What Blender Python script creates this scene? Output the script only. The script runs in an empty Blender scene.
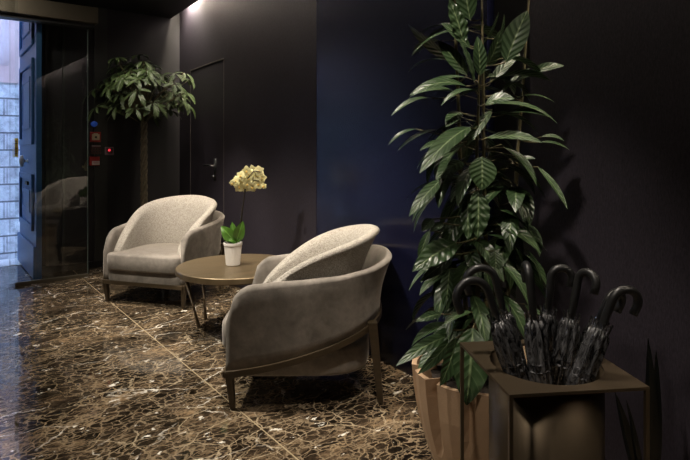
import bpy, bmesh, math, random
from mathutils import Vector, Matrix
random.seed(7)
C = bpy.context.scene.collection
PI = math.pi
FPX, HC, HZ = 550.0, 1.15, 150.0           # focal length in px, eye height, horizon row
CV, CU = 0.6023, 0.7983

# room frame: +Y runs away along the long wall, +X towards the long wall; W() turns eye-aligned offsets into it
def W(X, D, z=0.0):
    return Vector((CU*X + CV*D, -CV*X + CU*D, z))
def P(px, py, D):
    return W((px-345)/FPX*D, D, HC-(py-HZ)/FPX*D)
def Wd(X, D, z=0.0):
    return Vector((CU*X + CV*D, -CV*X + CU*D, z))

# ------------------------------------------------------------------ materials
def mat(name, col=(.5,.5,.5), rough=.5, metal=0.0, spec=.5, **kw):
    m = bpy.data.materials.new(name); m.use_nodes = True
    nt = m.node_tree; b = nt.nodes['Principled BSDF']
    b.inputs['Base Color'].default_value = (*col, 1); b.inputs['Roughness'].default_value = rough
    b.inputs['Metallic'].default_value = metal; b.inputs['Specular IOR Level'].default_value = spec
    for k, v in kw.items():
        b.inputs[k.replace('_', ' ')].default_value = v
    return m
def N(m, t, **kw):
    n = m.node_tree.nodes.new(t)
    for k, v in kw.items(): setattr(n, k, v)
    return n
def L(m, a, b): m.node_tree.links.new(a, b)
def bsdf(m): return m.node_tree.nodes['Principled BSDF']
def coords(m, scale=(1,1,1), kind='Object', rot=(0,0,0)):
    tc = N(m, 'ShaderNodeTexCoord'); mp = N(m, 'ShaderNodeMapping')
    mp.inputs['Scale'].default_value = scale; mp.inputs['Rotation'].default_value = rot
    L(m, tc.outputs[kind], mp.inputs['Vector']); return mp.outputs['Vector']
def noise(m, vec, scale, detail=4, rough=.55, dist=0):
    n = N(m, 'ShaderNodeTexNoise'); n.inputs['Scale'].default_value = scale
    n.inputs['Detail'].default_value = detail; n.inputs['Roughness'].default_value = rough
    n.inputs['Distortion'].default_value = dist
    L(m, vec, n.inputs['Vector']); return n
def ramp(m, fac, stops):
    r = N(m, 'ShaderNodeValToRGB'); e = r.color_ramp.elements
    while len(e) < len(stops): e.new(.5)
    for i, (p, c) in enumerate(stops):
        e[i].position = p; e[i].color = (*c, 1) if len(c) == 3 else c
    L(m, fac, r.inputs['Fac']); return r.outputs['Color']
def mixc(m, fac, a, b, mode='MIX'):
    x = N(m, 'ShaderNodeMix', data_type='RGBA', blend_type=mode)
    if isinstance(fac, (int, float)): x.inputs['Factor'].default_value = fac
    else: L(m, fac, x.inputs['Factor'])
    for s, v in ((x.inputs[6], a), (x.inputs[7], b)):
        if isinstance(v, tuple): s.default_value = (*v, 1)
        else: L(m, v, s)
    return x.outputs[2]
def bump(m, h, strength, dist=.01):
    b = N(m, 'ShaderNodeBump'); b.inputs['Strength'].default_value = strength
    b.inputs['Distance'].default_value = dist
    L(m, h, b.inputs['Height']); L(m, b.outputs['Normal'], bsdf(m).inputs['Normal'])
def mottled(name, c1, c2, scale, rough, metal=0, bs=0, bscale=None, stretch=(1,1,1), **kw):
    m = mat(name, c1, rough, metal, **kw); v = coords(m, stretch)
    n = noise(m, v, scale, 5)
    L(m, ramp(m, n.outputs['Fac'], [(.3, c1), (.7, c2)]), bsdf(m).inputs['Base Color'])
    if bs:
        n2 = noise(m, v, bscale or scale*6, 3); bump(m, n2.outputs['Fac'], bs)
    return m

M = {}
# polished dark brown marble with tan and white veins and one light tile joint
def marble():
    m = mat('marble', (.02,.015,.01), .07, spec=.5); v = coords(m, (.72,1.05,1), rot=(0,0,-.12))
    def warp(scale, amt, det):
        wn = noise(m, v, scale, det, .6)
        sb = N(m, 'ShaderNodeVectorMath', operation='SUBTRACT'); L(m, wn.outputs['Color'], sb.inputs[0]); sb.inputs[1].default_value = (.5,.5,.5)
        wv = N(m, 'ShaderNodeVectorMath', operation='SCALE'); wv.inputs['Scale'].default_value = amt; L(m, sb.outputs[0], wv.inputs[0])
        ad = N(m, 'ShaderNodeVectorMath', operation='ADD'); L(m, v, ad.inputs[0]); L(m, wv.outputs[0], ad.inputs[1]); return ad.outputs[0]
    w1, w2 = warp(5, .16, 6), warp(14, .05, 4)
    def vein(vec, scale, hi, lo=0.0):
        vo = N(m, 'ShaderNodeTexVoronoi', feature='DISTANCE_TO_EDGE'); vo.inputs['Scale'].default_value = scale
        L(m, vec, vo.inputs['Vector']); return ramp(m, vo.outputs['Distance'], [(lo, (1,1,1)), (hi, (0,0,0))])
    def mask(scale, lo, hi, det=5):
        return ramp(m, noise(m, v, scale, det, .65).outputs['Fac'], [(lo,(0,0,0)), (hi,(1,1,1))])
    mul = lambda a, b: mixc(m, 1.0, a, b, 'MULTIPLY')
    cell = N(m, 'ShaderNodeTexVoronoi'); cell.inputs['Scale'].default_value = 13; L(m, w1, cell.inputs['Vector'])
    bw = N(m, 'ShaderNodeRGBToBW'); L(m, cell.outputs['Color'], bw.inputs[0])
    patch = noise(m, w2, 3.4, 10, .72, .3)
    c = ramp(m, patch.outputs['Fac'], [(.38,(.006,.005,.004)), (.50,(.030,.021,.014)), (.59,(.075,.053,.033)), (.69,(.21,.145,.085)), (.8,(.40,.30,.19))])
    c = mul(c, ramp(m, bw.outputs[0], [(.2,(.35,.35,.35)), (.8,(1.6,1.55,1.5))]))
    c = mul(c, ramp(m, noise(m, v, 55, 5, .7).outputs['Fac'], [(.36,(.3,.3,.3)), (.64,(1.8,1.8,1.75))]))
    c = mixc(m, mul(vein(w1, 27, .085), mask(5, .38, .50)), c, (.24,.18,.115))
    c = mixc(m, mul(vein(w1, 11, .032), mask(3.3, .42, .55)), c, (.26,.19,.115))
    c = mixc(m, mul(vein(w2, 6.5, .02), mask(2.4, .44, .54)), c, (.40,.32,.215))
    c = mixc(m, mul(vein(w1, 3.6, .013), mask(2.0, .50, .58)), c, (.80,.74,.64))
    c = mixc(m, mask(13, .645, .675, 4), c, (.72,.68,.6))
    tc = N(m, 'ShaderNodeTexCoord'); sx = N(m, 'ShaderNodeSeparateXYZ'); L(m, tc.outputs['Object'], sx.inputs[0])
    s1 = N(m, 'ShaderNodeMath', operation='SUBTRACT'); L(m, sx.outputs['X'], s1.inputs[0]); s1.inputs[1].default_value = 1.091
    s2 = N(m, 'ShaderNodeMath', operation='ABSOLUTE'); L(m, s1.outputs[0], s2.inputs[0])
    s3 = N(m, 'ShaderNodeMath', operation='LESS_THAN'); L(m, s2.outputs[0], s3.inputs[0]); s3.inputs[1].default_value = .003
    c = mixc(m, s3.outputs[0], c, (.34,.27,.17))
    L(m, c, bsdf(m).inputs['Base Color'])
    return m
M['marble'] = marble()
def wallpaper(name, c1, c2, rough, spec=.5):
    m = mat(name, c1, rough, spec=spec); v = coords(m)
    n = noise(m, v, 1.6, 4); w = noise(m, coords(m, (1,1,.25)), 240, 2, .7)
    c = ramp(m, n.outputs['Fac'], [(.3, c1), (.7, c2)])
    c = mixc(m, .55, c, ramp(m, w.outputs['Fac'], [(.3,(.35,.35,.35)), (.7,(1.7,1.7,1.7))]), 'MULTIPLY')
    L(m, c, bsdf(m).inputs['Base Color']); bump(m, w.outputs['Fac'], .25, .002)
    return m
M['wall'] = wallpaper('plum_wallcovering', (.020,.0160,.023), (.028,.0225,.031), .65, .3)
M['navy'] = wallpaper('navy_wallcovering', (.005,.006,.020), (.007,.008,.027), .27, .6)
M['dark'] = mottled('near_black_panel', (.010,.009,.010), (.014,.013,.014), 3, .45)
M['blackpaint'] = mat('black_paint', (.008,.008,.008), .5)
M['ceiling'] = mat('dark_ceiling_paint', (.012,.011,.011), .7)
M['bronze'] = mottled('bronze_sheet', (.11,.082,.052), (.14,.104,.066), 6, .42, .75, bs=.05, bscale=300)
M['beam'] = mottled('brushed_bronze_beam', (.12,.105,.075), (.15,.13,.095), 5, .4, .6)
M['tabletop'] = mottled('brushed_brass_brown', (.13,.095,.052), (.19,.14,.08), 3.5, .38, .55, bs=.06, bscale=90, stretch=(1,8,1))
M['wood'] = mottled('dark_walnut', (.038,.027,.014), (.068,.047,.026), 7, .38, 0, stretch=(1,1,6))
M['legdark'] = mat('dark_stained_leg', (.03,.021,.014), .4)
def velvet():
    m = mat('taupe_velvet', (.2,.17,.14), .85, spec=.25); v = coords(m)
    n = noise(m, v, 7, 6, .62, .5); n2 = noise(m, v, 34, 4, .6)
    c = ramp(m, n.outputs['Fac'], [(.3,(.145,.128,.110)), (.7,(.285,.255,.223))])
    c = mixc(m, .5, c, ramp(m, n2.outputs['Fac'], [(.3,(.75,.75,.75)), (.7,(1.25,1.25,1.25))]), 'MULTIPLY')
    L(m, c, bsdf(m).inputs['Base Color'])
    b = bsdf(m); b.inputs['Sheen Weight'].default_value = .5; b.inputs['Sheen Roughness'].default_value = .4
    b.inputs['Sheen Tint'].default_value = (.9,.82,.72,1)
    bump(m, noise(m, v, 260, 3).outputs['Fac'], .25, .003)
    return m
M['velvet'] = velvet()
def boucle():
    m = mat('woven_boucle', (.4,.35,.29), .9, spec=.2); v = coords(m)
    vo = N(m, 'ShaderNodeTexVoronoi'); vo.inputs['Scale'].default_value = 230; L(m, v, vo.inputs['Vector'])
    n = noise(m, v, 60, 4, .7)
    c = ramp(m, vo.outputs['Distance'], [(.15,(.54,.50,.44)), (.8,(.28,.255,.22))])
    c = mixc(m, .5, c, ramp(m, n.outputs['Fac'], [(.3,(.65,.65,.65)), (.7,(1.3,1.3,1.3))]), 'MULTIPLY')
    L(m, c, bsdf(m).inputs['Base Color'])
    b = N(m, 'ShaderNodeBump', invert=True); b.inputs['Strength'].default_value = .8; b.inputs['Distance'].default_value = .004
    L(m, vo.outputs['Distance'], b.inputs['Height']); L(m, b.outputs['Normal'], bsdf(m).inputs['Normal'])
    return m
M['boucle'] = boucle()
M['terracotta'] = mottled('terracotta_stone', (.36,.235,.14), (.42,.28,.17), 5, .62, bs=.15, bscale=160)
M['soil'] = mottled('potting_soil', (.012,.008,.006), (.03,.02,.013), 40, .95, bs=.6, bscale=60)
def leafmat(name, dark, mid, vein, rough=.32, ribs=14, vs=.28):
    m = mat(name, mid, rough, spec=.5)
    uv = N(m, 'ShaderNodeTexCoord'); sx = N(m, 'ShaderNodeSeparateXYZ'); L(m, uv.outputs['UV'], sx.inputs[0])
    n = noise(m, coords(m), 9, 3)
    c = ramp(m, n.outputs['Fac'], [(.3, dark), (.7, mid)])
    a = N(m, 'ShaderNodeMath', operation='SUBTRACT'); L(m, sx.outputs['X'], a.inputs[0]); a.inputs[1].default_value = .5
    ab = N(m, 'ShaderNodeMath', operation='ABSOLUTE'); L(m, a.outputs[0], ab.inputs[0])
    mr = ramp(m, ab.outputs[0], [(.02,(1,1,1)), (.05,(0,0,0))])
    k = N(m, 'ShaderNodeMath', operation='MULTIPLY_ADD'); L(m, ab.outputs[0], k.inputs[0]); k.inputs[1].default_value = -.45
    L(m, sx.outputs['Y'], k.inputs[2])
    s = N(m, 'ShaderNodeMath', operation='MULTIPLY'); L(m, k.outputs[0], s.inputs[0]); s.inputs[1].default_value = ribs*2*PI/2
    si = N(m, 'ShaderNodeMath', operation='SINE'); L(m, s.outputs[0], si.inputs[0])
    vr = ramp(m, si.outputs[0], [(.90,(0,0,0)), (1.0,(vs,vs,vs))])
    c = mixc(m, vr, c, vein); c = mixc(m, mr, c, vein)
    L(m, c, bsdf(m).inputs['Base Color']); bump(m, si.outputs[0], .3, .0035)
    bsdf(m).inputs['Subsurface Weight'].default_value = 0
    return m
M['ficus'] = leafmat('ficus_leaf', (.016,.035,.013), (.037,.068,.026), (.14,.19,.09))
M['pachira'] = leafmat('money_tree_leaf', (.036,.064,.02), (.078,.118,.038), (.18,.24,.11), .4, 9)
M['orchidleaf'] = leafmat('orchid_leaf', (.045,.12,.015), (.08,.185,.025), (.14,.30,.05), .3, 4, .2)
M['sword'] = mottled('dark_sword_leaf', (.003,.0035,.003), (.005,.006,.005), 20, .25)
M['stem'] = mottled('brown_green_stem', (.075,.065,.025), (.13,.105,.045), 20, .6)
M['bark'] = mottled('braided_bark', (.085,.068,.042), (.17,.14,.09), 25, .75, bs=.5, bscale=60)
M['petal'] = mottled('cream_petal', (.74,.66,.28), (.80,.75,.44), 30, .5, Subsurface_Weight=0.0)
M['lip'] = mat('orchid_lip', (.55,.36,.08), .5)
M['orchidstem'] = mat('dark_orchid_stem', (.025,.020,.016), .5)
M['ceramic'] = mat('white_ceramic', (.74,.71,.67), .3)
M['handle'] = mat('black_rubber_handle', (.012,.012,.012), .38)
def canopy_mat():
    m = mat('black_umbrella_cloth', (.015,.015,.017), .27, spec=.6); v = coords(m, (1,1,.35))
    n = noise(m, v, 55, 6, .7, 2.0)
    L(m, ramp(m, n.outputs['Fac'], [(.42,(.006,.006,.007)), (.66,(.11,.11,.115))]), bsdf(m).inputs['Base Color'])  # pale noise patches put the cloth's glints into its colour
    bump(m, noise(m, v, 30, 3, .6, 1.2).outputs['Fac'], .8, .006); return m
M['cloth'] = canopy_mat()
M['chrome'] = mat('steel', (.45,.45,.46), .25, 1.0)
M['blackmetal'] = mat('black_gloss_metal', (.012,.012,.013), .22, spec=.7)
M['bluedoor'] = mottled('blue_door_paint', (.024,.105,.25), (.030,.125,.29), 4, .5)
M['red'] = mat('red_plastic', (.32,.018,.015), .4)
M['darkred'] = mat('dark_red_plastic', (.07,.02,.02), .4)
M['cream'] = mat('cream_plastic', (.55,.45,.30), .5)
M['white'] = mat('white_plastic', (.6,.57,.55), .5)
M['greyp'] = mat('grey_plastic', (.28,.2,.22), .5)
def emis(name, col, s):
    m = mat(name, col, .5); b = bsdf(m); b.inputs['Emission Color'].default_value = (*col, 1); b.inputs['Emission Strength'].default_value = s; return m
M['blueled'] = emis('blue_indicator', (.03,.10,.5), .12)
M['redled'] = emis('red_indicator', (1,.05,.08), .8)
M['ledstrip'] = emis('cove_led', (1,.86,.68), 150)
M['yellow'] = mat('yellow_sticker', (.62,.45,.05), .5)
M['ink'] = mat('dark_ink', (.05,.04,.02), .5)
M['sill'] = mat('sunlit_toned_stone_sill', (.80,.78,.75), .6)  # pale stone; its sunlit brightness is put into the colour
M['street'] = mottled('street_stone', (.25,.25,.26), (.35,.35,.36), 6, .7)
def stonewall():
    m = mat('pale_stone_blocks', (.6,.6,.6), .8); v = coords(m, (1,1,1), rot=(PI/2,0,0))
    tcn = noise(m, v, 4.5, 6, .75)
    br = N(m, 'ShaderNodeTexBrick'); br.inputs['Scale'].default_value = 1.0
    br.inputs['Brick Width'].default_value = .55; br.inputs['Row Height'].default_value = .23; br.inputs['Mortar Size'].default_value = .012
    br.inputs['Color1'].default_value = (.62,.60,.58,1); br.inputs['Color2'].default_value = (.50,.49,.48,1); br.inputs['Mortar'].default_value = (.16,.15,.15,1)
    L(m, v, br.inputs['Vector'])
    c = mixc(m, .9, br.outputs['Color'], ramp(m, tcn.outputs['Fac'], [(.35,(.35,.35,.37)), (.6,(1.3,1.3,1.3))]), 'MULTIPLY')
    L(m, c, bsdf(m).inputs['Base Color']); return m
M['stone'] = stonewall()
M['plaster'] = mottled('pinkish_plaster', (.50,.33,.30), (.60,.42,.38), 2.5, .85)
def glassmat(name='clear_glass', ior=1.85):
    m = bpy.data.materials.new(name); m.use_nodes = True; nt = m.node_tree
    for n in list(nt.nodes): nt.nodes.remove(n)
    out = N(m, 'ShaderNodeOutputMaterial'); tr = N(m, 'ShaderNodeBsdfTransparent'); tr.inputs['Color'].default_value = (.93,.95,.95,1)
    gl = N(m, 'ShaderNodeBsdfGlossy'); gl.inputs['Roughness'].default_value = .01
    fr = N(m, 'ShaderNodeFresnel'); fr.inputs['IOR'].default_value = ior
    ge = N(m, 'ShaderNodeNewGeometry'); iv = N(m, 'ShaderNodeMath', operation='SUBTRACT'); iv.inputs[0].default_value = 1; L(m, ge.outputs['Backfacing'], iv.inputs[1])
    mu = N(m, 'ShaderNodeMath', operation='MULTIPLY'); L(m, fr.outputs[0], mu.inputs[0]); L(m, iv.outputs[0], mu.inputs[1])
    mx = N(m, 'ShaderNodeMixShader'); L(m, mu.outputs[0], mx.inputs[0]); L(m, tr.outputs[0], mx.inputs[1]); L(m, gl.outputs[0], mx.inputs[2])
    L(m, mx.outputs[0], out.inputs['Surface']); return m
M['glass'] = glassmat(); M['thinglass'] = glassmat('coated_glass', 1.3)
M['pane_edge'] = mat('green_glass_edge', (.12,.16,.15), .2)

# ------------------------------------------------------------------ helpers
def B(): return bmesh.new()
def obj(name, bm, m, parent=None, smooth=False, uv=False):
    me = bpy.data.meshes.new(name); bmesh.ops.recalc_face_normals(bm, faces=bm.faces[:]) if not uv else None
    bm.to_mesh(me); bm.free()
    if smooth:
        for p in me.polygons: p.use_smooth = True
    if m is not None:
        for q in (m if isinstance(m, (list, tuple)) else [m]): me.materials.append(M[q] if isinstance(q, str) else q)
    o = bpy.data.objects.new(name, me); C.objects.link(o)
    if parent is not None: o.parent = parent
    return o
def thing(name, label, cat, loc=(0,0,0), rotz=0, group=None):
    o = bpy.data.objects.new(name, None); C.objects.link(o); o.empty_display_size = .1
    o.location = loc; o.rotation_euler = (0,0,rotz); o['label'] = label; o['category'] = cat
    if group: o['group'] = group
    return o
def tag(o, label, cat, group=None):
    o['label'] = label; o['category'] = cat
    if group: o['group'] = group
    return o
def struct(o): o['kind'] = 'structure'; return o
def bevel(o, w, seg=2):
    md = o.modifiers.new('bevel', 'BEVEL'); md.width = w; md.segments = seg; md.limit_method = 'ANGLE'; return o
def subsurf(o, n=1):
    md = o.modifiers.new('sub', 'SUBSURF'); md.levels = n; md.render_levels = n; return o
def box(bm, x0, x1, y0, y1, z0, z1):
    v = [bm.verts.new((x, y, z)) for z in (z0, z1) for x, y in ((x0,y0),(x1,y0),(x1,y1),(x0,y1))]
    for f in ((3,2,1,0),(4,5,6,7),(0,1,5,4),(1,2,6,5),(2,3,7,6),(3,0,4,7)): bm.faces.new([v[i] for i in f])
    return bm
def prism(bm, pts, z0, z1):
    n = len(pts); a = [bm.verts.new((*p, z0)) for p in pts]; b = [bm.verts.new((*p, z1)) for p in pts]
    bm.faces.new(a[::-1]); bm.faces.new(b)
    for i in range(n): bm.faces.new((a[i], a[(i+1)%n], b[(i+1)%n], b[i]))
    return bm
def frame_of(d):
    d = d.normalized(); h = Vector((0,0,1)) if abs(d.z) < .9 else Vector((1,0,0))
    a = d.cross(h).normalized(); return a, a.cross(d).normalized()
def tube(bm, pts, rad, seg=8, cap=True, squash=1.0):
    pts = [Vector(p) for p in pts]; n = len(pts)
    if not hasattr(rad, '__len__'): rad = [rad]*n
    rings = []; a = None
    for i, p in enumerate(pts):
        d = (pts[min(i+1,n-1)]-pts[max(i-1,0)]).normalized()
        if a is None: a, b = frame_of(d)
        else:
            a = (a - d*a.dot(d)).normalized(); b = d.cross(a).normalized()
        rings.append([bm.verts.new(p + (a*math.cos(2*PI*k/seg) + b*math.sin(2*PI*k/seg)*squash)*rad[i]) for k in range(seg)])
    for i in range(n-1):
        for k in range(seg):
            bm.faces.new((rings[i][k], rings[i][(k+1)%seg], rings[i+1][(k+1)%seg], rings[i+1][k]))
    if cap: bm.faces.new(rings[0][::-1]); bm.faces.new(rings[-1])
    return bm
def lathe(bm, prof, seg=48, c=(0,0)):
    rings = [[bm.verts.new((c[0]+r*math.cos(2*PI*k/seg), c[1]+r*math.sin(2*PI*k/seg), z)) for k in range(seg)] for r, z in prof]
    for i in range(len(rings)-1):
        for k in range(seg):
            bm.faces.new((rings[i][k], rings[i][(k+1)%seg], rings[i+1][(k+1)%seg], rings[i+1][k]))
    bm.faces.new(rings[0][::-1]); bm.faces.new(rings[-1]); return bm
def taper_bar(bm, p0, p1, w0, w1, d0=None, d1=None):
    """square bar from p0 to p1, sections axis-aligned in x and y"""
    d0 = d0 or w0; d1 = d1 or w1; vs = []
    for p, w, d in ((p0,w0,d0),(p1,w1,d1)):
        vs.append([bm.verts.new((p[0]+sx*w/2, p[1]+sy*d/2, p[2])) for sx, sy in ((-1,-1),(1,-1),(1,1),(-1,1))])
    a, b = vs; bm.faces.new(a[::-1]); bm.faces.new(b)
    for i in range(4): bm.faces.new((a[i], a[(i+1)%4], b[(i+1)%4], b[i]))
    return bm
def bez(p0, p1, p2, n):
    return [p0*(1-t)**2 + p1*2*t*(1-t) + p2*t*t for t in [i/(n-1) for i in range(n)]]
def leaf(bm, base, tip, width, normal, sag=.12, fold=.25, n=9, ripple=0.0, shape=1.0, curl=0):
    """blade with midrib, V fold and curved midrib; UV across/along"""
    uvl = bm.loops.layers.uv.verify()
    base, tip = Vector(base), Vector(tip); ax = tip-base; ln = ax.length; ax.normalize()
    nn = Vector(normal); nn = (nn - ax*nn.dot(ax))
    if nn.length < 1e-3: nn = Vector((0,0,1)).cross(ax) + Vector((.01,.02,0))
    nn.normalize(); side = ax.cross(nn).normalized()
    rows = []; cols = (-1,-.55,0,.55,1)
    for i in range(n):
        t = i/(n-1); w = width/2*max(.02, math.sin(PI*min(1, t**shape))**.75) if 0 < i < n-1 else width*.02
        mid = base + ax*ln*t + nn*(sag*ln*4*t*(1-t)) + nn*curl*ln*(-(t**3))
        row = []
        for c in cols:
            r = ripple*width*math.sin(t*34 + (0 if c > 0 else 1.3))*abs(c)
            row.append((bm.verts.new(mid + side*w*c + nn*(abs(c)*fold*w + r)), ((c+1)/2, t)))
        rows.append(row)
    for i in range(n-1):
        for k in range(4):
            q = (rows[i][k], rows[i][k+1], rows[i+1][k+1], rows[i+1][k])
            f = bm.faces.new([x[0] for x in q])
            for lp, x in zip(f.loops, q): lp[uvl].uv = x[1]
def copy_tree(o, parent=None):
    c = o.copy(); C.objects.link(c); c.parent = parent
    for ch in [x for x in C.objects if x.parent == o]: copy_tree(ch, c)
    return c

# ------------------------------------------------------------------ the setting
def wx(y): return 1.968 + .0478*(y-2.306)
bm = box(B(), -2.6, 2.6, -2.6, 6.35, -.12, 0); struct(obj('floor', bm, 'marble'))
bm = box(B(), -1.0, 1.0, 6.35, 6.75, -.12, .004); struct(obj('trim_1', bm, 'sill'))
# long wall in its panels
TOP = 2.80
def wallseg(name, y0, y1, m, z0=0, z1=TOP, off=0, thick=.15):
    return struct(obj(name, prism(B(), [(wx(y0)+off, y0), (wx(y1)+off, y1), (wx(y1)+off+thick, y1), (wx(y0)+off+thick, y0)], z0, z1), m))
wallseg('wall_right', -2.6, 1.313, 'wall')
wallseg('wall_right', 1.313, 1.535, 'dark', off=.05)
wallseg('wall_right', 1.535, 2.952, 'navy')
wallseg('trim_2', 2.952, 2.958, 'blackpaint', off=.006)
DY0, DY1, DZ = 4.53, 5.42, 1.96
wallseg('wall_right', 2.958, DY0, 'wall')
wallseg('wall_right', DY0, DY1, 'wall', z0=DZ)
wallseg('wall_right', DY1, 5.80, 'wall')
# flush door with thin frame and black lever
dr = struct(bpy.data.objects.new('door_1', None)); C.objects.link(dr)
def wseg(bm, y0, y1, z0, z1, off, thick):
    return prism(bm, [(wx(y0)+off, y0), (wx(y1)+off, y1), (wx(y1)+off+thick, y1), (wx(y0)+off+thick, y0)], z0, z1)
obj('door_leaf', wseg(B(), DY0+.006, DY1-.006, .005, DZ-.006, .001, .05), 'wall', dr)
bm = B(); wseg(bm, DY0-.006, DY0+.004, 0, DZ+.006, -.0008, .05); wseg(bm, DY1-.004, DY1+.006, 0, DZ+.006, -.0008, .05)
wseg(bm, DY0+.004, DY1-.004, DZ-.004, DZ+.006, -.0008, .05)
M['frameline'] = mat('door_frame_line', (.10,.088,.08), .4)
obj('door_frame', bm, 'frameline', dr)
bm = B(); yh = 4.73; xh = wx(yh)
box(bm, xh-.008, xh+.006, yh-.022, yh+.022, .87, 1.07)
tube(bm, [(xh-.006, yh, 1.01), (xh-.05, yh, 1.01), (xh-.055, yh+.02, 1.01), (xh-.055, yh+.13, 1.012)], [.011,.011,.011,.009], 10)
tube(bm, [(xh-.006, yh, .91), (xh-.03, yh, .91)], .012, 10)
obj('door_handle', bm, 'blackmetal', dr, True)
# back wall behind the glass, its panels and its skirting
struct(obj('wall_back', box(B(), .80, 2.35, 5.77, 5.92, 0, TOP), 'dark'))
struct(obj('baseboard_back', box(B(), .80, 2.12, 5.752, 5.772, 0, .065), 'blackpaint'))
bm = B()
for x0, x1 in ((.86,.885), (1.00,1.02), (1.28,1.40)): box(bm, x0, x1, 5.755, 5.772, .065, 2.6)
struct(obj('trim_3', bm, mottled('grey_green_trim', (.028,.029,.026), (.034,.035,.031), 3, .4)))
# rest of the shell
struct(obj('wall_left', box(B(), -2.75, -2.6, -2.6, 5.9, 0, TOP), 'wall'))
struct(obj('wall_front', box(B(), -2.75, 2.2, -2.75, -2.6, 0, TOP), 'wall'))
struct(obj('wall_entrance', box(B(), -2.75, -.62, 5.77, 5.92, 0, TOP), 'dark'))
bm = prism(B(), [(-2.75,-2.75), (wx(-2.75)-.09,-2.75), (wx(5.77)-.09,5.77), (-2.75,5.77)], 2.547, 2.60)
struct(obj('ceiling', bm, 'ceiling'))
struct(obj('ceiling', box(B(), -2.75, 2.4, -2.75, 5.92, 2.80, 2.9), 'ceiling'))
# porch with the street door
struct(obj('wall_porch', box(B(), .80, .95, 5.92, 6.9, 0, 3.4), 'dark'))
struct(obj('wall_porch', box(B(), -.77, -.62, 5.92, 6.9, 0, 3.4), 'dark'))
struct(obj('ceiling_porch', box(B(), -.77, .95, 5.92, 6.9, 3.2, 3.4), 'ceiling'))
# street
struct(obj('ground', box(B(), -7, 9, 6.75, 8.6, -.6, -.45), 'street'))
struct(obj('wall_street', box(B(), -7, 9, 8.6, 8.9, -.6, 2.05), 'stone'))
struct(obj('wall_street', box(B(), -7, 9, 8.58, 8.9, 2.05, 5.5), 'plaster'))
struct(obj('wall_facade', box(B(), -7, -.77, 6.6, 6.9, -.5, 6), 'stone'))
struct(obj('wall_facade', box(B(), .95, 9, 6.6, 6.9, -.5, 6), 'stone'))
bm = tube(B(), [(.79,8.50,5.4), (.79,8.50,2.5), (.79,8.52,2.38), (.79,8.58,2.30)], .055, 12)
tag(obj('drainpipe', bm, mat('grey_pipe', (.36,.34,.36), .6), None, True), 'grey drainpipe on the pink plaster wall across the street', 'pipe')

# blue entrance door leaf
d2 = struct(bpy.data.objects.new('door_2', None)); C.objects.link(d2)
X0, Y0, Y1 = .745, 5.50, 6.60
bm = box(B(), X0, X0+.045, Y0, Y1, .01, 3.1); bevel(obj('door_leaf', bm, 'bluedoor', d2), .004)
bevel(obj('plinth', box(B(), X0-.022, X0, Y0, Y1, .01, .30), 'bluedoor', d2), .006)
bm = B()
def pframe(bm, y0, y1, z0, z1, w=.055, t=.022):
    for a in ((y0,y1,z0,z0+w),(y0,y1,z1-w,z1),(y0,y0+w,z0+w,z1-w),(y1-w,y1,z0+w,z1-w)): box(bm, X0-t, X0, *a)
for z0, z1 in ((.42,.93), (1.20,1.98), (2.10,2.95)):
    pframe(bm, Y0+.12, Y1-.12, z0, z1)
    pframe(bm, Y0+.30, Y1-.30, z0+.15, z1-.15, .04, .016)
    box(bm, X0-.010, X0, Y0+.34, Y1-.34, z0+.19, z1-.19)
bevel(obj('moulding', bm, 'bluedoor', d2), .007)
kb = tube(B(), [(X0,6.02,1.045), (X0-.03,6.02,1.045), (X0-.04,6.02,1.045), (X0-.06,6.02,1.045), (X0-.07,6.02,1.045)], [.018,.018,.055,.055,.025], 20)
obj('door_knob', kb, mat('pale_brass', (.85,.82,.75), .4, .1), d2, True)
obj('letter_slot', box(B(), X0-.014, X0, 5.95, 6.12, .82, .85), 'ink', d2)

# sliding glass door, its beam and the side pane
GY = 5.40
g = thing('sliding_glass_door', 'clear sliding glass door in front of the blue street door', 'glass door', (.84,GY,0))
o = obj('glass_pane', box(B(), -.30, .30, -.005, .005, .02, 2.25), 'glass', g)
bevel(obj('bottom_rail', box(B(), -.31, .305, -.02, .02, 0.0, .028), 'beam', g), .003)
obj('glass_edge', box(B(), .300, .306, -.007, .007, .02, 2.25), 'pane_edge', g)
obj('glass_edge', box(B(), -.306, -.300, -.007, .007, .02, 2.25), 'pane_edge', g)
s = obj('warning_sticker', box(B(), -.283, -.243, -.0075, -.0055, 1.09, 1.25), 'yellow', g)
bm = B()
for z in (1.225, 1.205, 1.165, 1.15, 1.135, 1.12): box(bm, -.277, -.249, -.009, -.0074, z-.003, z+.003)
obj('sticker_text', bm, 'ink', s)
h = thing('door_beam', 'long bronze beam carrying the sliding glass door', 'beam', (.2,GY-.03,2.25))
bevel(obj('housing', box(B(), -1.6, 1.00, -.12, .07, .03, .17), 'beam', h), .004)
obj('track', box(B(), -1.58, .98, -.06, .06, 0, .03), 'blackpaint', h)
# fixed glass above the beam
g3 = tag(obj('glass_transom', box(B(), -.8, 1.15, GY-.005, GY+.005, 2.42, 2.547), 'glass'), 'clear glass strip above the bronze door beam', 'glass')
# glass partition seen edge-on at the far left
g2 = thing('glass_partition', 'clear glass screen seen edge-on at the left border of the photo', 'glass screen', (.262,0,0))
obj('glass_pane', box(B(), -.005, .005, 2.42, 4.6, 0, 2.54), 'thinglass', g2)

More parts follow.
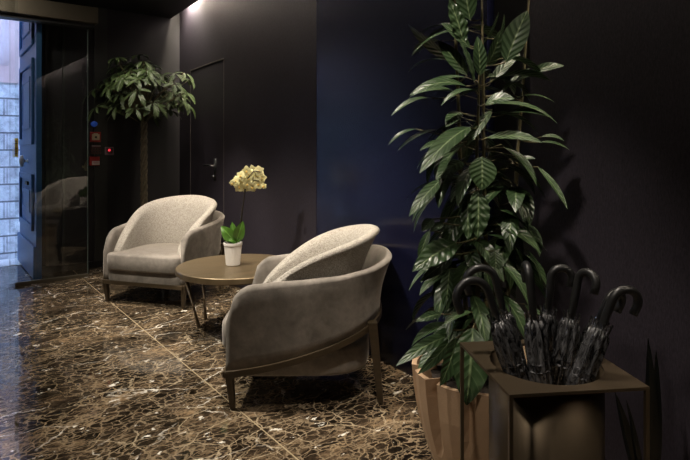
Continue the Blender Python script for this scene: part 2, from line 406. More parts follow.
# ------------------------------------------------------------------ devices on the back wall
WB = 5.755
def dev(name, label, cat, px, py, w, hgt, d, m, round_=False):
    # stands on the back wall y = 5.77 where the ray through the photo point meets it
    r = W((px-345)/FPX, 1); D = 5.765/r.y
    q = P(px, py, D); t = thing(name, label, cat, (q.x, 5.77, q.z))
    if round_:
        bm = tube(B(), [(0,0,0),(0,-d*.6,0),(0,-d,0)], [w/2,w/2,w/4], 20)
    else: bm = box(B(), -w/2, w/2, -d, 0, -hgt/2, hgt/2)
    bevel(obj('housing', bm, m, t), .004); return t
t = dev('indicator_lamp', 'small blue glowing lamp, topmost of the devices on the dark back wall', 'lamp', 94, 124, .06, .05, .035, 'blueled', True)
t = dev('fire_alarm_button', 'red alarm box with cream square face and black button, beside the glass door edge', 'alarm button', 95, 137, .098, .098, .035, 'red')
obj('face_plate', box(B(), -.034, .034, -.038, -.035, -.030, .026), 'cream', t)
obj('face_tab', box(B(), -.02, .02, -.038, -.035, .026, .036), 'cream', t)
obj('button', tube(B(), [(0,-.037,-.002),(0,-.045,-.002)], .011, 16), 'ink', t)
t = dev('switch_box', 'dark red switch box with pale top strip, between the two red boxes', 'switch', 95.5, 149.5, .088, .085, .03, 'darkred')
obj('top_strip', box(B(), -.042, .042, -.033, -.03, .028, .04), 'greyp', t)
bm = B()
for i in range(3):
    for j in range(2): box(bm, -.03+.024*i, -.014+.024*i, -.033, -.03, -.03+.026*j, -.014+.026*j)
obj('key', bm, 'legdark', t)
t = dev('emergency_call_box', 'bright red box with white label plate, lowest of the devices on the back wall', 'call box', 94, 161, .092, .088, .035, 'red')
obj('label_plate', box(B(), -.024, .044, -.038, -.035, -.036, .000), 'white', t)
bm = B()
for z in (-.01, -.02): box(bm, -.016, .034, -.0395, -.038, z-.002, z+.002)
obj('label_text', bm, 'red', t)
t = dev('access_reader', 'grey square reader with glowing red light, right of the red boxes', 'reader', 109, 151, .082, .08, .025, 'greyp')
obj('screen', box(B(), -.028, .028, -.028, -.025, -.025, .028), 'darkred', t)
obj('light', tube(B(), [(-.003,-.027,.008),(-.003,-.032,.008)], .013, 14), 'redled', t)

# ------------------------------------------------------------------ armchair
def smooth01(t): t = max(0, min(1, t)); return t*t*(3-2*t)
def upath(w, y0, ys, Lb, n=3.0, cnt=49):
    """plan of a U open to -Y: from (-w,y0) round the back (0,Lb) to (w,y0), evenly spaced"""
    half = [(-w*(.965+.035*smooth01(k/8)), y0+(ys-y0)*k/8) for k in range(9)]
    for k in range(1, 25):
        a = k/24*PI/2
        half.append((-w*abs(math.cos(a))**(2/n), ys+(Lb-ys)*abs(math.sin(a))**(2/n)))
    full = half + [(-x, y) for x, y in half[-2::-1]]
    ds = [0]
    for i in range(1, len(full)): ds.append(ds[-1]+math.dist(full[i], full[i-1]))
    out = []; j = 0
    for k in range(cnt):
        s = ds[-1]*k/(cnt-1)
        while j < len(ds)-2 and ds[j+1] < s: j += 1
        f = (s-ds[j])/max(1e-9, ds[j+1]-ds[j]); f = min(1, f)
        out.append(Vector((full[j][0]+(full[j+1][0]-full[j][0])*f, full[j][1]+(full[j+1][1]-full[j][1])*f, 0)))
    return out, ds[-1]
def ushell(bm, path, total, zb, zt, flare, thick, lean=0, rnd=.03, endr=.03, rows=7):
    n = len(path); rings = []
    for i, p in enumerate(path):
        t = (path[min(i+1,n-1)]-path[max(i-1,0)]).normalized()
        out = Vector((-t.y, t.x, 0)); 
        if out.dot(p-Vector((0,.3,0))) < 0: out = -out
        s = i/(n-1)*total; s = min(s, total-s); q = s/(total/2)
        th = thick*math.sqrt(max(.16, 1-(1-min(1, s/endr))**2))
        b, tp = zb(q, p), zt(q, p, s); fl = flare(q)
        hgt = tp-b; ring = []
        for k in range(rows):                       # outer side going up
            v = k/(rows-1)*.94
            ring.append(p + out*(fl*v*v) + Vector((0,0,b+hgt*v)))
        for k in range(1, 6):                       # rounded top
            a = PI*k/6
            ring.append(p + out*(fl - th/2 + math.cos(a)*th/2) + Vector((0,0, tp-rnd*.8+math.sin(a)*min(rnd, th*.6))))
        for k in range(rows):                       # inner side going down
            v = .94*(1-k/(rows-1))
            ring.append(p + out*(fl*v*v - th) + Vector((0,0,b+hgt*v)))
        rings.append([bm.verts.new(x) for x in ring])
    m = len(rings[0])
    for i in range(n-1):
        for k in range(m):
            bm.faces.new((rings[i][k], rings[i][(k+1)%m], rings[i+1][(k+1)%m], rings[i+1][k]))
    bm.faces.new(rings[0][::-1]); bm.faces.new(rings[-1])
def pillow(bm, x0, x1, y0, y1, z0, z1, puff=.015, nx=10, ny=10, round_back=False):
    """soft cushion: grid with domed top and rounded sides"""
    def sq(u, e=.22):  return math.copysign(1, u)*min(1, abs(u))
    top = []; bot = []
    cx, cy = (x0+x1)/2, (y0+y1)/2; hx, hy = (x1-x0)/2, (y1-y0)/2
    secs = [(.98,z0),(1.0,z0+.014),(1.006,(z0+z1)/2),(1.0,z1-.014),(.98,z1-.002)]
    rings = []
    N_ = 48
    for s, z in secs:
        r = []
        for k in range(N_):
            a = 2*PI*k/N_; c_, s_ = math.cos(a), math.sin(a); e = 2/9
            ex = math.copysign(abs(c_)**e, c_); ey = math.copysign(abs(s_)**e, s_)
            if round_back and ey > 0:
                e2 = 2/3.4; ex = math.copysign(abs(c_)**e2, c_); ey = abs(s_)**e2
            r.append(bm.verts.new((cx+hx*s*ex, cy+hy*s*ey, z)))
        rings.append(r)
    for f in (.8,.55,.3,.1):
        rings.append([bm.verts.new((cx+(v.co.x-cx)*f, cy+(v.co.y-cy)*f, z1+puff*(1-f*f))) for v in rings[4]])
    for i in range(len(rings)-1):
        for k in range(N_): bm.faces.new((rings[i][k], rings[i][(k+1)%N_], rings[i+1][(k+1)%N_], rings[i+1][k]))
    bm.faces.new(rings[0][::-1]); bm.faces.new(rings[-1])
def interp(tab, x):
    for (a, va), (b, vb) in zip(tab, tab[1:]):
        if x <= b: f = max(0, (x-a)/(b-a)); f = f*f*(3-2*f)*.4+f*.6; return va+(vb-va)*f
    return tab[-1][1]
def make_armchair(label, loc, rotz):
    t = thing('armchair', label, 'armchair', loc, rotz)
    zbt = [(0,.172),(.30,.222),(.50,.285),(.66,.36),(.80,.385)]
    # outer shell
    path, tot = upath(.345, .012, .33, .71, 3.0, 61)
    zbf = lambda y: .172+.205*max(0, y/.70)**1.5; zb = lambda q, p: zbf(p.y)
    ztt = [(0,.535),(.10,.548),(.30,.568),(.50,.590),(.62,.612),(.72,.640)]
    def zt(q, p, s):
        full = interp(ztt, p.y)
        if s < .12: return .40 + (full-.40)*math.sqrt(1-(1-s/.12)**2)
        return full
    bm = B(); ushell(bm, path, tot, zb, zt, lambda q: .065*smooth01((q-.25)/.75), .045)
    obj('outer_shell', bm, 'velvet', t, True)
    # inner wrap-around backrest
    pin, tin = upath(.290, .055, .28, .58, 2.6, 61)
    def zti(q, p, s):
        v = math.sin(min(1, q)*PI/2)
        return .35 + .415*v**.66
    bm = B(); ushell(bm, pin, tin, lambda q, p: .30, zti, lambda q: .015+.125*smooth01(q/.95)*(.35+.65*q),   .062, endr=.05, rnd=.045, rows=9)
    obj('backrest', bm, 'boucle', t, True)
    # seat cushion, piping, under-seat body
    bm = B(); pillow(bm, -.305, .305, -.028, .54, .255, .375, .014, round_back=True)
    sc = obj('seat_cushion', bm, 'velvet', t, True)
    bm = B(); pillow(bm, -.316, .316, .000, .655, .142, .262, 0, round_back=True); obj('seat_base', bm, 'velvet', t, True)
    # wooden rail sweeping from the front legs up to the back
    bm = B(); n = len(path); rings = []
    for i, p in enumerate(path):
        tg = (path[min(i+1,n-1)]-path[max(i-1,0)]).normalized(); out = Vector((-tg.y, tg.x, 0))
        if out.dot(p-Vector((0,.3,0))) < 0: out = -out
        z = zbf(p.y)
        rings.append([bm.verts.new(p + out*a + Vector((0,0,z+b))) for a, b in ((.010,-.026),(.010,.004),(-.012,.004),(-.012,-.026))])
    for i in range(n-1):
        for k in range(4): bm.faces.new((rings[i][k], rings[i][(k+1)%4], rings[i+1][(k+1)%4], rings[i+1][k]))
    bm.faces.new(rings[0][::-1]); bm.faces.new(rings[-1])
    box(bm, -.33, .33, -.004, .020, .142, .172)
    bevel(obj('rail', bm, 'wood', t), .003)
    for sx in (-1, 1):
        bevel(obj('leg', taper_bar(B(), (sx*.316,.040,0), (sx*.326,.026,.172), .022, .036), 'wood' , t), .003)
        bevel(obj('leg', taper_bar(B(), (sx*.250,.700,0), (sx*.268,.662,.372), .026, .044), 'wood', t), .003)
    return t
def yaw_from_forward(fX, fD):
    f = Wd(fX, fD); return math.atan2(f.y, f.x) + PI/2      # local -Y is forward
ch1 = make_armchair('taupe tub armchair seen from the front, beside the round table before the braided tree',
                    W(-1.50, 4.05), yaw_from_forward(-.296, -.955))
ch1.scale = (1.05, 1, 1)
ch2 = copy_tree(ch1); ch2['label'] = 'taupe velvet tub armchair seen from its side, on the near side of the round table'
ch2.location = W(-.538, 2.775); ch2.rotation_euler = (0,0,yaw_from_forward(-1, .0))

# ------------------------------------------------------------------ round table
tc = W(-.69, 3.55)
tb = thing('side_table', 'low round brass-brown table with thin slanting legs between the two armchairs', 'table', tc)
bm = lathe(B(), [(.362,.366),(.382,.369),(.387,.375),(.387,.404),(.383,.408),(.30,.408)], 72)
bevel(obj('tabletop', bm, 'tabletop', tb), .001)
for deg, rf in ((180,.25), (145,.31), (0,.25), (-35,.31)):
    dv = Wd(math.cos(math.radians(deg)), math.sin(math.radians(deg))); p1 = dv*.35+Vector((0,0,.368)); p0 = dv*rf
    obj('leg', tube(B(), [p0, p1], [.012,.019], 12), 'tabletop', tb, True)
# orchid
op = P(233, 265, 3.549); op.z = .408
orc = thing('potted_orchid', 'cream-flowered orchid in a small white pot on the round table', 'orchid', op)
prof = [(.040,0),(.044,.004),(.0505,.08),(.055,.128),(.060,.130),(.061,.146),(.057,.146),(.053,.125),(.03,.125)]
bm = B(); seg = 72
rings = [[bm.verts.new(((r+(.0015*math.cos(k*PI) if i in (1,2,3) else 0))*math.cos(2*PI*k/seg), (r+(.0015*math.cos(k*PI) if i in (1,2,3) else 0))*math.sin(2*PI*k/seg), z)) for k in range(seg)] for i, (r, z) in enumerate(prof)]
for i in range(len(rings)-1):
    for k in range(seg): bm.faces.new((rings[i][k], rings[i][(k+1)%seg], rings[i+1][(k+1)%seg], rings[i+1][k]))
bm.faces.new(rings[0][::-1]); bm.faces.new(rings[-1])
obj('pot', bm, 'ceramic', orc)
obj('soil', lathe(B(), [(.05,.120),(.052,.132),(.02,.136)], 24), 'soil', orc)
D_ = 3.549
def OL(px, py, dd=0): return P(px, py, D_+dd) - op
for b, tp, w, nrm, sg in (((236,243),(221,226),.080,(-.1,-1,.5),.12), ((236,243),(243,221),.072,(.2,-1,.2),.05), ((236,243),(241,236),.05,(0,-.6,1),.2),
                          ((236,243),(228,240),.05,(-.3,-.8,.6),.2), ((235,243),(232,222),.055,(.3,-1,0),.05)):
    nv = Wd(nrm[0], nrm[1], nrm[2]); bm = B(); leaf(bm, OL(*b), OL(*tp, random.uniform(-.05,.05)), w, nv, sg, .25, shape=.85)
    obj('leaf', bm, 'orchidleaf', orc, True, uv=True)
stem_pts = [OL(237,243,.0), OL(240,225,.01), OL(243,205,.0), OL(245,190,-.01), OL(248,178,-.02), OL(254,171,-.03), OL(262,172,-.04)]
bm = tube(B(), stem_pts, [.005]*4+[.0035,.003,.0025], 8); tube(bm, [OL(239,243,.01), OL(241.5,222,.012), OL(245,190,-.005)], .0025, 6)
obj('stem', bm, 'orchidstem', orc, True)
def bloom(orc, c, face, r):
    f = face.normalized(); a, b = frame_of(f); bm = B(); rot = random.uniform(0, .6)
    for k in range(5):
        an = rot + 2*PI*k/5; d = a*math.cos(an)+b*math.sin(an)
        leaf(bm, c, c+d*r+f*.006*random.uniform(-1,1.5), r*(1.15 if k % 2 else .85), f, .10, -.12, n=6, shape=.8)
    o = obj('flower', bm, 'petal', orc, True, uv=True)
    bm = B(); tube(bm, [c, c+f*.008-b*.004, c+f*.016-b*.010], [.004,.007,.002], 8)
    obj('lip', bm, 'lip', o, True)
fl = [(236,181),(241,176),(247,171),(253,170),(259,171),(262,178),(258,184),(252,187),(245,187),(239,187),(249,179),(255,178),(243,182),(232,183),(264,186),(250,174),(247,184),(257,176)]
for i, (fx, fy) in enumerate(fl):
    small = (fx < 234 or fx > 263)
    bloom(orc, OL(fx, fy, random.uniform(-.04,.03)), Wd(random.uniform(-.6,.6), -1, random.uniform(-.3,.5)), .020 if small else .036)

# ------------------------------------------------------------------ braided tree in the corner
tx = W((144-345)/FPX*5.28, 5.28)
tr = thing('money_tree', 'tall braided-trunk tree with a round leafy crown in the dark back corner', 'tree', (tx.x, tx.y, 0))
bm = lathe(B(), [(.13,0),(.135,.01),(.17,.34),(.18,.35),(.18,.36),(.165,.36),(.155,.33)], 40); obj('planter', bm, 'blackpaint', tr, True)
obj('soil', lathe(B(), [(.15,.30),(.157,.325),(.05,.335)], 24), 'soil', tr)
for k in range(4):
    pts = []
    for i in range(90):
        z = .30+1.12*i/89; a = i*.27+k*PI/2
        pts.append((.020*math.cos(a), .020*math.sin(a), z))
    obj('trunk', tube(B(), pts, [.017-.005*i/89 for i in range(90)], 8), 'bark', tr, True)
bm = B(); cbm = B()
cc = Vector((0,0,1.70))
rr = random.Random(3)
xmax = wx(tx.y)-tx.x-.06; ymax = 5.77-tx.y-.07
def clampw(v): v.x = min(v.x, xmax); v.y = min(v.y, ymax); return v
for k in range(105):
    th = rr.uniform(0, 2*PI); ph = math.asin(rr.uniform(-.55, 1)); R_ = rr.uniform(.55, 1.05)
    c0 = cc + Vector((math.cos(th)*math.cos(ph)*.45*R_, math.sin(th)*math.cos(ph)*.45*R_, math.sin(ph)*.36*R_))
    c0 = clampw(c0)
    root = Vector((0,0,rr.uniform(1.38,1.5)))
    tube(cbm, bez(root, (root+c0)/2+Vector((0,0,.08)), c0, 7), .0035, 5)
    outd = (c0-cc).normalized(); up = (outd*.55+Vector((0,0,.9))+Wd(0,-.25)).normalized(); a, b = frame_of(up)
    nl = rr.choice((5,6,6)); ro = rr.uniform(0, 1)
    for j in range(nl):
        an = ro+2*PI*j/nl; d = (a*math.cos(an)+b*math.sin(an)); ln = rr.uniform(.075,.14)
        tip = clampw(c0 + d*ln - Vector((0,0,ln*rr.uniform(.2,.75))))
        leaf(bm, c0+d*.01, tip, ln*.36, up, .10, .2, n=7, shape=1.25)
obj('branch', cbm, 'stem', tr, True); obj('foliage', bm, 'pachira', tr, True, uv=True)

# ------------------------------------------------------------------ big ficus in the pleated planter
FD = 1.98
fc = W((480-345)/FPX*FD, FD)
fi = thing('potted_ficus', 'tall many-leaved rubber plant in a pleated terracotta planter behind the umbrella stand', 'potted plant', fc)
bm = B(); npl = 11; rings = []
RZ = [(0,.130),(.02,.148),(.052,.173),(.10,.190),(.142,.202),(.20,.216),(.25,.226),(.31,.234),(.372,.240)]
for z, r0 in RZ:
    ring = []
    for k in range(npl):
        deep = .055*max(0, (z-.10-.06*(k % 2))/.272)**.8
        for f, dr0 in ((0,0),(.30,.004),(.62,.004),(.80,-deep)):
            a = 2*PI*(k+f)/npl + .35; rr0 = r0+dr0*min(1, z/.2) if dr0 > 0 else r0+dr0
            ring.append(bm.verts.new((rr0*math.cos(a), rr0*math.sin(a), z)))
    rings.append(ring)
ns_ = len(rings[0])
rings.append([bm.verts.new((v.co.x*.93, v.co.y*.93, .372)) for v in rings[-1]])
rings.append([bm.verts.new((v.co.x*.86, v.co.y*.86, .31)) for v in rings[-2]])
for i in range(len(rings)-1):
    for k in range(ns_): bm.faces.new((rings[i][k], rings[i][(k+1)%ns_], rings[i+1][(k+1)%ns_], rings[i+1][k]))
bm.faces.new(rings[0][::-1])
obj('planter', bm, 'terracotta', fi)
obj('soil', lathe(B(), [(.17,.30),(.185,.325),(.05,.335)], 24), 'soil', fi)
def FL(px, py, dd=0): return P(px, py, FD+dd) - fc
stems = [[(478,372,0),(478,250,-.02),(477,150,-.03),(480,60,-.03)],
         [(488,372,.03),(486,250,.0),(484,160,0),(483,75,-.01),(482,0,0)],
         [(470,372,.05),(462,250,.06),(459,120,.06),(455,20,.05),(454,-60,.04)],
         [(500,372,.06),(512,250,.08),(518,150,.08),(524,70,.08),(530,-20,.08)]]
sp = []
for st in stems:
    pts = [FL(*q) for q in st]; fine = []
    for i in range(len(pts)-1):
        for k in range(8): fine.append(pts[i].lerp(pts[i+1], k/8))
    fine.append(pts[-1]); sp.append(fine)
    obj('stem', tube(B(), fine, [.0095-.006*i/len(fine) for i in range(len(fine))], 8), 'stem', fi, True)
allst = [p for s_ in sp for p in s_]
bm = B()
TOC = (0,-1,.25); UP = (0,-.5,1); UPR = (0,-.25,1)
# base px, tip px, width px, depth at base, depth at tip, normal (right, away, up), sag, ripple
K = [((480,76),(478,36),14,-.10,-.10,(.2,-1,0),.03,0), ((474,82),(460,38),11,-.08,-.08,(.9,-.8,0),.03,.04),
 ((485,104),(514,98),17,-.08,-.14,(-.1,-.8,.8),.10,0), ((476,91),(441,104),9,-.05,-.12,(-.1,-.45,1),.14,0),
 ((466,86),(410,93),15,-.02,-.10,(0,-.75,1),.12,0), ((432,98),(391,114),9,-.03,-.12,(-.2,-.5,1),.10,0),
 ((470,127),(420,170),19,-.06,-.26,(-.45,-1,.45),.07,0), ((487,138),(542,141),15,-.06,-.16,(0,-.62,.8),.08,.02),
 ((482,157),(482,190),26,-.14,-.17,(0,-1,.1),.03,0), ((449,143),(420,149),9,-.02,-.1,(0,-.6,1),.08,0),
 ((442,130),(397,149),7,.0,-.08,(0,-.35,1),.10,0), ((416,129),(388,144),6,0,-.05,(0,-.35,1),.1,0),
 ((460,112),(446,126),14,-.04,-.10,(-.3,-.9,.5),.06,0), ((508,113),(549,116),12,-.02,-.08,(0,-.6,.9),.12,0),
 ((541,137),(564,140),8,.0,-.03,(0,-.5,1),.12,0), ((515,98),(555,101),6,.02,-.02,(0,-.35,1),.12,0),
 ((531,72),(564,65),10,.05,.02,(0,-.8,.5),.08,0), ((541,142),(570,149),7,.02,0,(0,-.4,1),.08,0),
 ((538,167),(569,208),11,.0,-.1,(.6,-.9,.3),.03,0), ((515,162),(535,158),9,0,-.05,(0,-.6,.8),.08,0),
 ((463,162),(436,178),17,-.05,-.15,(-.3,-.85,.6),.08,0), ((442,179),(409,215),13,-.05,-.16,(-.5,-1,.3),.05,0),
 ((478,191),(478,238),21,-.15,-.20,(.1,-1,.05),.03,.06), ((468,194),(468,240),15,-.12,-.17,(-.4,-1,.05),.03,.07),
 ((456,243),(413,270),22,-.12,-.24,(-.3,-1,.45),.08,.05), ((453,254),(421,281),12,-.10,-.2,(.2,-1,.2),.04,.03),
 ((433,219),(422,231),11,-.06,-.1,(-.3,-1,.3),.05,0), ((443,223),(431,231),8,-.05,-.1,(-.3,-1,.5),.05,0),
 ((471,312),(443,324),8,-.12,-.2,(0,-.5,1),.1,0), ((441,314),(416,321),9,-.1,-.16,(0,-.8,.6),.08,.05),
 ((450,336),(397,364),13,-.05,-.2,(-.1,-.8,.7),.1,0), ((452,338),(419,374),11,-.1,-.2,(.3,-1,.3),.06,0),
 ((473,328),(467,405),34,-.16,-.26,(-.05,-1,.2),.03,.015), ((456,338),(441,386),19,-.14,-.22,(.5,-1,.2),.05,0), ((452,330),(455,380),20,-.10,-.16,(-.3,-1,.1),.05,0),
 ((506,62),(527,10),24,.0,.0,(-.5,-.7,-.2),.03,0), ((487,66),(502,30),20,.0,.0,(.6,-.7,-.1),.03,0),
 ((464,44),(450,-2),18,-.02,-.02,(.4,-1,-.2),.02,.06), ((470,20),(462,-30),20,-.02,-.02,(-.4,-1,-.1),.02,.0), ((470,48),(442,22),11,-.02,-.02,(.6,-.6,-.2),.03,0),
 ((456,62),(407,26),15,.03,.08,(.2,-.5,-1),.03,0), ((467,75),(438,40),15,.02,.02,(.5,-.5,-.5),.03,0), ((483,44),(500,12),6,.02,.02,(.7,-.5,0),.03,0),
 ((499,38),(505,14),7,.03,.03,(.7,-.5,0),.03,0), ((497,100),(530,66),6,.02,.05,(-.3,-.4,1),.06,0), ((500,92),(540,72),6,.02,.05,(-.3,-.4,1),.06,0),
 ((490,84),(520,52),12,.05,.1,(-.5,-.6,.2),.04,0), ((500,205),(524,262),16,.05,.0,(.5,-.8,0),.05,0), ((462,205),(441,262),14,0,-.05,(-.5,-.8,0),.05,0),
 ((503,232),(512,290),16,0,-.05,(.4,-1,0),.04,0), ((495,250),(496,272),12,-.1,-.12,(0,-1,.1),.04,0), ((485,268),(491,296),11,-.12,-.13,(.5,-1,.2),.04,0),
 ((450,268),(446,310),14,-.04,-.1,(-.4,-1,.1),.05,0), ((430,230),(418,262),9,0,0,(-.5,-.7,.2),.05,0), ((492,110),(466,146),10,0,-.06,(-.4,-.8,.3),.05,0)]
pet = B()
def petiole(base):
    cand = [p for p in allst if p.z < base.z+.02] or allst
    q = min(cand, key=lambda p: (p-base).length)
    if (q-base).length > .004:
        tube(pet, bez(q, (q+base)/2+Vector((0,0,-.01)), base, 5), .0028, 5)
for b, tp, w, d0, d1, nrm, sg, rp in K:
    bb, tt = FL(*b, d0), FL(*tp, d1)
    leaf(bm, bb, tt, w/FPX*(FD+d0)*1.05, Wd(*nrm), sg, .18, n=13 if not rp else 25, ripple=rp, shape=.85, curl=.04)
    petiole(bb)
rr = random.Random(11)
xm = lambda p: wx(p.y+fc.y)-fc.x-.02
for k in range(215):
    st = rr.choice(sp); z = rr.uniform(.42, 1.6) if k > 120 else rr.uniform(.42, 1.15)
    q = min(st, key=lambda p: abs(p.z-z)).copy(); q.z = z
    th = rr.uniform(0, 2*PI)
    # the hand-placed leaves make the front, these fill sides and back
    dcam = Wd(math.cos(th), math.sin(th)*.8+.25); dcam.z = 0; dcam.normalize()
    base = q + dcam*rr.uniform(.03,.09) + Vector((0,0,rr.uniform(.0,.03)))
    ln = rr.uniform(.14,.23); dr_ = rr.uniform(-.2,.4) if z > 1.3 else rr.uniform(.35, 1.3)
    tip = base + (dcam*1.0 + Vector((0,0,-dr_))).normalized()*ln
    if tip.x > xm(tip): continue
    ci = tip+fc; X = CU*ci.x-CV*ci.y; D = CV*ci.x+CU*ci.y; px = 345+FPX*X/D
    if px > 562 or px < 402: continue
    if D < 1.80: continue
    nrm = (Vector((0,0,1))+dcam*.5+Vector((rr.uniform(-.4,.4), rr.uniform(-.4,.4), 0)))
    leaf(bm, base, tip, rr.uniform(.045,.07), nrm, .10, .2, n=9, shape=.85, curl=.06)
    tube(pet, [q, base], .0028, 5)
def merge(bm, other):
    """stalks into the foliage mesh as its second material"""
    me = bpy.data.meshes.new('stalks'); other.to_mesh(me); other.free(); k0 = len(bm.faces); bm.from_mesh(me); bm.faces.ensure_lookup_table()
    for f in bm.faces[k0:]: f.material_index = 1
merge(bm, pet)
fo = obj('foliage', bm, ['ficus', 'stem'], fi, True, uv=True)

# ------------------------------------------------------------------ umbrella stand
sc_ = W(.563, 1.549); fdir = Wd(.992, .12); syaw = math.atan2(fdir.y, fdir.x)
us = thing('umbrella_stand', 'square bronze umbrella stand with a round hole, in front of the potted plant', 'umbrella stand', sc_, syaw)
S = .185; ZT = .552
bm = B(); n = 64; hr = .151; top = []; sq = []
for z in (ZT, ZT-.008):
    inn = [bm.verts.new((hr*math.cos(2*PI*(k+.5)/n), hr*math.sin(2*PI*(k+.5)/n), z)) for k in range(n)]
    out = []
    for k in range(n):
        a = 2*PI*(k+.5)/n; c_, s_ = math.cos(a), math.sin(a); m_ = S/max(abs(c_), abs(s_))
        out.append(bm.verts.new((c_*m_, s_*m_, z)))
    # true corners
    for q in range(4):
        a = PI/4+q*PI/2; kk = min(range(n), key=lambda k: abs(((2*PI*(k+.5)/n-a+PI) % (2*PI))-PI))
        out[kk].co = Vector((math.copysign(S, math.cos(a)), math.copysign(S, math.sin(a)), z))
    top.append(inn); sq.append(out)
for k in range(n):
    j = (k+1) % n
    bm.faces.new((top[0][k], top[0][j], sq[0][j], sq[0][k])); bm.faces.new((top[1][k], sq[1][k], sq[1][j], top[1][j]))
    bm.faces.new((sq[0][k], sq[0][j], sq[1][j], sq[1][k])); bm.faces.new((top[0][k], top[1][k], top[1][j], top[0][j]))
obj('top_plate', bm, 'bronze', us)
bm = B(); prof = [(.1,.012),(.151,.012),(.153,.014),(.153,ZT-.008),(.1505,ZT-.008),(.1505,.016),(.1,.016)]
obj('liner', lathe(bm, prof, 64), 'bronze', us, True)
for o_ in (C.objects[-1],):
    for p_ in o_.data.polygons: p_.use_smooth = abs(p_.normal.z) < .5
for sx in (-1,1):
    for sy in (-1,1):
        obj('leg', box(B(), sx*(S-.005)-.005, sx*(S-.005)+.005, sy*(S-.005)-.005, sy*(S-.005)+.005, 0, ZT-.008), 'bronze', us)
bm = B(); box(bm, -S, S, -S, -S+.01, 0, .01); box(bm, -S, S, S-.01, S, 0, .01); box(bm, -S, -S+.01, -S+.01, S-.01, 0, .01); box(bm, S-.01, S, -S+.01, S-.01, 0, .01)
box(bm, -S+.01, S-.01, -.006, .006, 0, .012)
obj('base_frame', bm, 'bronze', us)

# umbrellas: origin at the ferrule tip, local +Z up the shaft, hook towards local +X
def make_umbrella(name, label, collar, bottom, hookdir, straight, hr_, Lc, group=None):
    ax = (collar-bottom).normalized(); t = thing(name, label, 'umbrella', bottom, 0, group)
    hx = (hookdir-ax*hookdir.dot(ax)).normalized(); hy = ax.cross(hx)
    t.rotation_euler = Matrix((hx, hy, ax)).transposed().to_euler()
    Lc = (collar-bottom).length
    bm = B(); rings = []; ns = 40; seed = random.uniform(0, 6)
    prof = [(0.02,.006),(.10,.014),(.20,.019),(.32,.023),(.42,.026),(.52,.028),(.60,.027),(.80,.026),(.90,.026),(.97,.024),(1.0,.017)]
    for i, (f, r) in enumerate(prof):
        f = f if f > .6 else f
        rings.append([bm.verts.new((r*(1+.22*math.cos(8*2*PI*k/ns+seed+f*3.0)+.08*math.sin(19*2*PI*k/ns+i*2.2))*math.cos(2*PI*k/ns), r*(1+.22*math.cos(8*2*PI*k/ns+seed+f*3.0)+.08*math.sin(19*2*PI*k/ns+i*2.2))*math.sin(2*PI*k/ns), f*Lc)) for k in range(ns)])
    for i in range(len(rings)-1):
        for k in range(ns): bm.faces.new((rings[i][k], rings[i][(k+1)%ns], rings[i+1][(k+1)%ns], rings[i+1][k]))
    bm.faces.new(rings[0][::-1]); bm.faces.new(rings[-1])
    obj('folded_canopy', bm, 'cloth', t, True)
    obj('strap', tube(B(), [(0,0,Lc*.80),(0,0,Lc*.83)], .0305, 20), 'cloth', t)
    for k in range(8):
        a = 2*PI*(k+.4)/8
        obj('rib_tip', tube(B(), [(.021*math.cos(a), .021*math.sin(a), Lc*.965), (.0225*math.cos(a), .0225*math.sin(a), Lc*1.03)], [.0020,.0030], 6), 'chrome', t)
    pts = [Vector((0,0,Lc-.02)), Vector((0,0,Lc+.02)), Vector((0,0,Lc+straight*.6)), Vector((0,0,Lc+straight))]
    for k in range(1, 15):
        a = PI*1.06*k/14; pts.append(Vector((hr_-hr_*math.cos(a), 0, Lc+straight+hr_*math.sin(a))))
    e = pts[-1]-pts[-2]; pts.append(pts[-1]+e.normalized()*.018)
    rd = [.0085,.0105]+[.0112]*(len(pts)-3)+[.0105]
    hd = obj('handle', tube(B(), pts, rd, 14), 'handle', t, True)
    obj('shaft', tube(B(), [(0,0,-.0),(0,0,Lc)], [.003,.004], 8), 'chrome', t)
    return t
cX, cD = .563, 1.549
def bot(dx, dd): return W(cX+dx, cD+dd, .022)
specs = [
 ('leftmost black umbrella, its hook bending left and nearer than the similar one behind', (498,321,1.49), (.075,-.045), (-1,-.15,0), .085, .046),
 ('black umbrella with its hook bending left, just behind the leftmost one', (504,314,1.60), (.06,.06), (-1,.05,0), .105, .043),
 ('black umbrella whose hook is seen edge-on as a straight upright handle', (534,320,1.50), (.01,-.09), (.12,1,0), .115, .030),
 ('black umbrella with a small hook bending right, in the middle of the stand', (548,314,1.60), (-.01,.09), (1,-.15,0), .110, .029),
 ('black umbrella with its hook turned towards the viewer, beside the middle one', (571,319,1.56), (-.035,.02), (.5,-.8,0), .115, .028),
 ('black umbrella leaning far right with its hook curling over the stand edge', (601,329,1.45), (-.09,-.015), (1,.1,0), .085, .037),
 ('black umbrella mostly hidden behind the rightmost leaning one', (597,326,1.56), (-.08,.06), (.9,.5,0), .075, .035)]
for lb, (px, py, D), (dx, dd), hd, stt, hr_ in specs:
    make_umbrella('umbrella', lb, P(px, py, D), bot(dx, dd), Wd(*hd), stt, hr_, .65, 'umbrellas in the bronze stand')

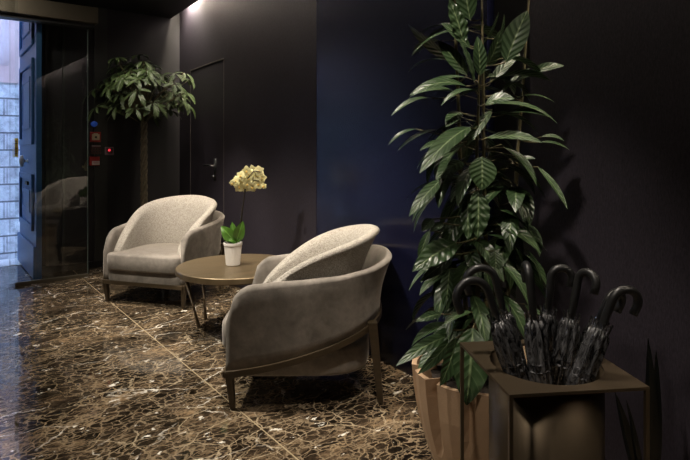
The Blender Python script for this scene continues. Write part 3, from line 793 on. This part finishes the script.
# ------------------------------------------------------------------ guessed sword-leaved plant, standing in for an unclear dark shape behind the stand
sp_ = W(.915, 1.70)
sn = thing('guessed_sword_plant', 'guessed dark plant with upright pointed leaves behind the right leg of the umbrella stand', 'plant', sp_)
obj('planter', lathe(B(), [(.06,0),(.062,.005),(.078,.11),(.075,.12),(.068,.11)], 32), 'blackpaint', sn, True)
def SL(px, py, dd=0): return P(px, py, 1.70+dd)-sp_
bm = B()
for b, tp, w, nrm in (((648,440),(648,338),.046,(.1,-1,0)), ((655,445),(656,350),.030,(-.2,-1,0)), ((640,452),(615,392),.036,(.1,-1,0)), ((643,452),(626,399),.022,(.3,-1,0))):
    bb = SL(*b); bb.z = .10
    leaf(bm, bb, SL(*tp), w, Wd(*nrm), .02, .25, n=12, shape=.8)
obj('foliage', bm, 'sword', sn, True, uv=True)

# ------------------------------------------------------------------ lights
def spot(loc, target, power, angle=70, blend=.8, size=.05, col=(1,.89,.76)):
    l = bpy.data.lights.new('downlight_and_fill', 'SPOT'); l.energy = power; l.spot_size = math.radians(angle); l.spot_blend = blend
    l.shadow_soft_size = size; l.color = col
    o = bpy.data.objects.new('downlight_and_fill', l); C.objects.link(o); o.location = loc
    o.rotation_euler = (Vector(target)-Vector(loc)).to_track_quat('-Z', 'Y').to_euler(); return o
def area(loc, target, power, sx, sy, col):
    l = bpy.data.lights.new('area', 'AREA'); l.energy = power; l.shape = 'RECTANGLE'; l.size = sx; l.size_y = sy; l.color = col
    o = bpy.data.objects.new('area', l); C.objects.link(o); o.location = loc
    o.rotation_euler = (Vector(target)-Vector(loc)).to_track_quat('-Z', 'Y').to_euler(); return o
spot(W(-1.75, 3.75, 2.52), W(-1.45, 4.2, .4), 300, 60)
spot(W(-1.38, 3.5, 2.52), W(-.80, 3.6, .4), 90, 50)
spot(W(-.45, 2.35, 2.52), W(-.30, 2.7, .2), 210, 66)
spot(W(-.95, .10, 2.52), W(.50, 1.62, .40), 130, 30, size=.16)
spot(W(.05, 1.45, 2.52), W(.42, 1.92, .4), 120, 52)
spot(W(-1.8, 2.65, 2.52), W(-1.15, 2.75, 0), 300, 88)  # added fill spot to brighten the floor at the left
spot(W(-1.75, 4.55, 2.52), W(-1.88, 5.1, 1.2), 32, 60)
spot((.35, 4.55, 2.53), (.45, 5.4, .9), 18, 165)  # added spot that brightens the door beam and the floor near it
# cove strip along the gap between soffit and long wall
def cove(y0, y1, s):
    bm = wseg(B(), y0, y1, 2.70, 2.715, -.075, .03); o = tag(obj('cove_light', bm, 'ledstrip'), 'warm light strip hidden above the ceiling edge along the long wall', 'light'); return o
cove(-2.4, 5.6, 1)
yc = 5.35
spot((wx(yc)-.05, yc, 2.78), (wx(yc), yc, 2.3), 320, 120, 1, .02)
# daylight
w = bpy.data.worlds.new('World'); bpy.context.scene.world = w; w.use_nodes = True
bg = w.node_tree.nodes['Background']; bg.inputs['Color'].default_value = (.37,.56,1,1); bg.inputs['Strength'].default_value = 15

# ------------------------------------------------------------------ camera
cam = bpy.data.cameras.new('camera'); co = bpy.data.objects.new('camera', cam); C.objects.link(co)
cam.sensor_width = 36; cam.lens = 36*FPX/690; cam.shift_y = -(230-HZ)/690; cam.clip_start = .02
co.location = (0,0,HC)
co.rotation_euler = Vector((CV, CU, 0)).to_track_quat('-Z', 'Y').to_euler()
bpy.context.scene.camera = co
vs = bpy.context.scene.view_settings
vs.view_transform = 'Standard'; vs.look = 'None'; vs.exposure = 0; vs.gamma = 1; vs.use_curve_mapping = False
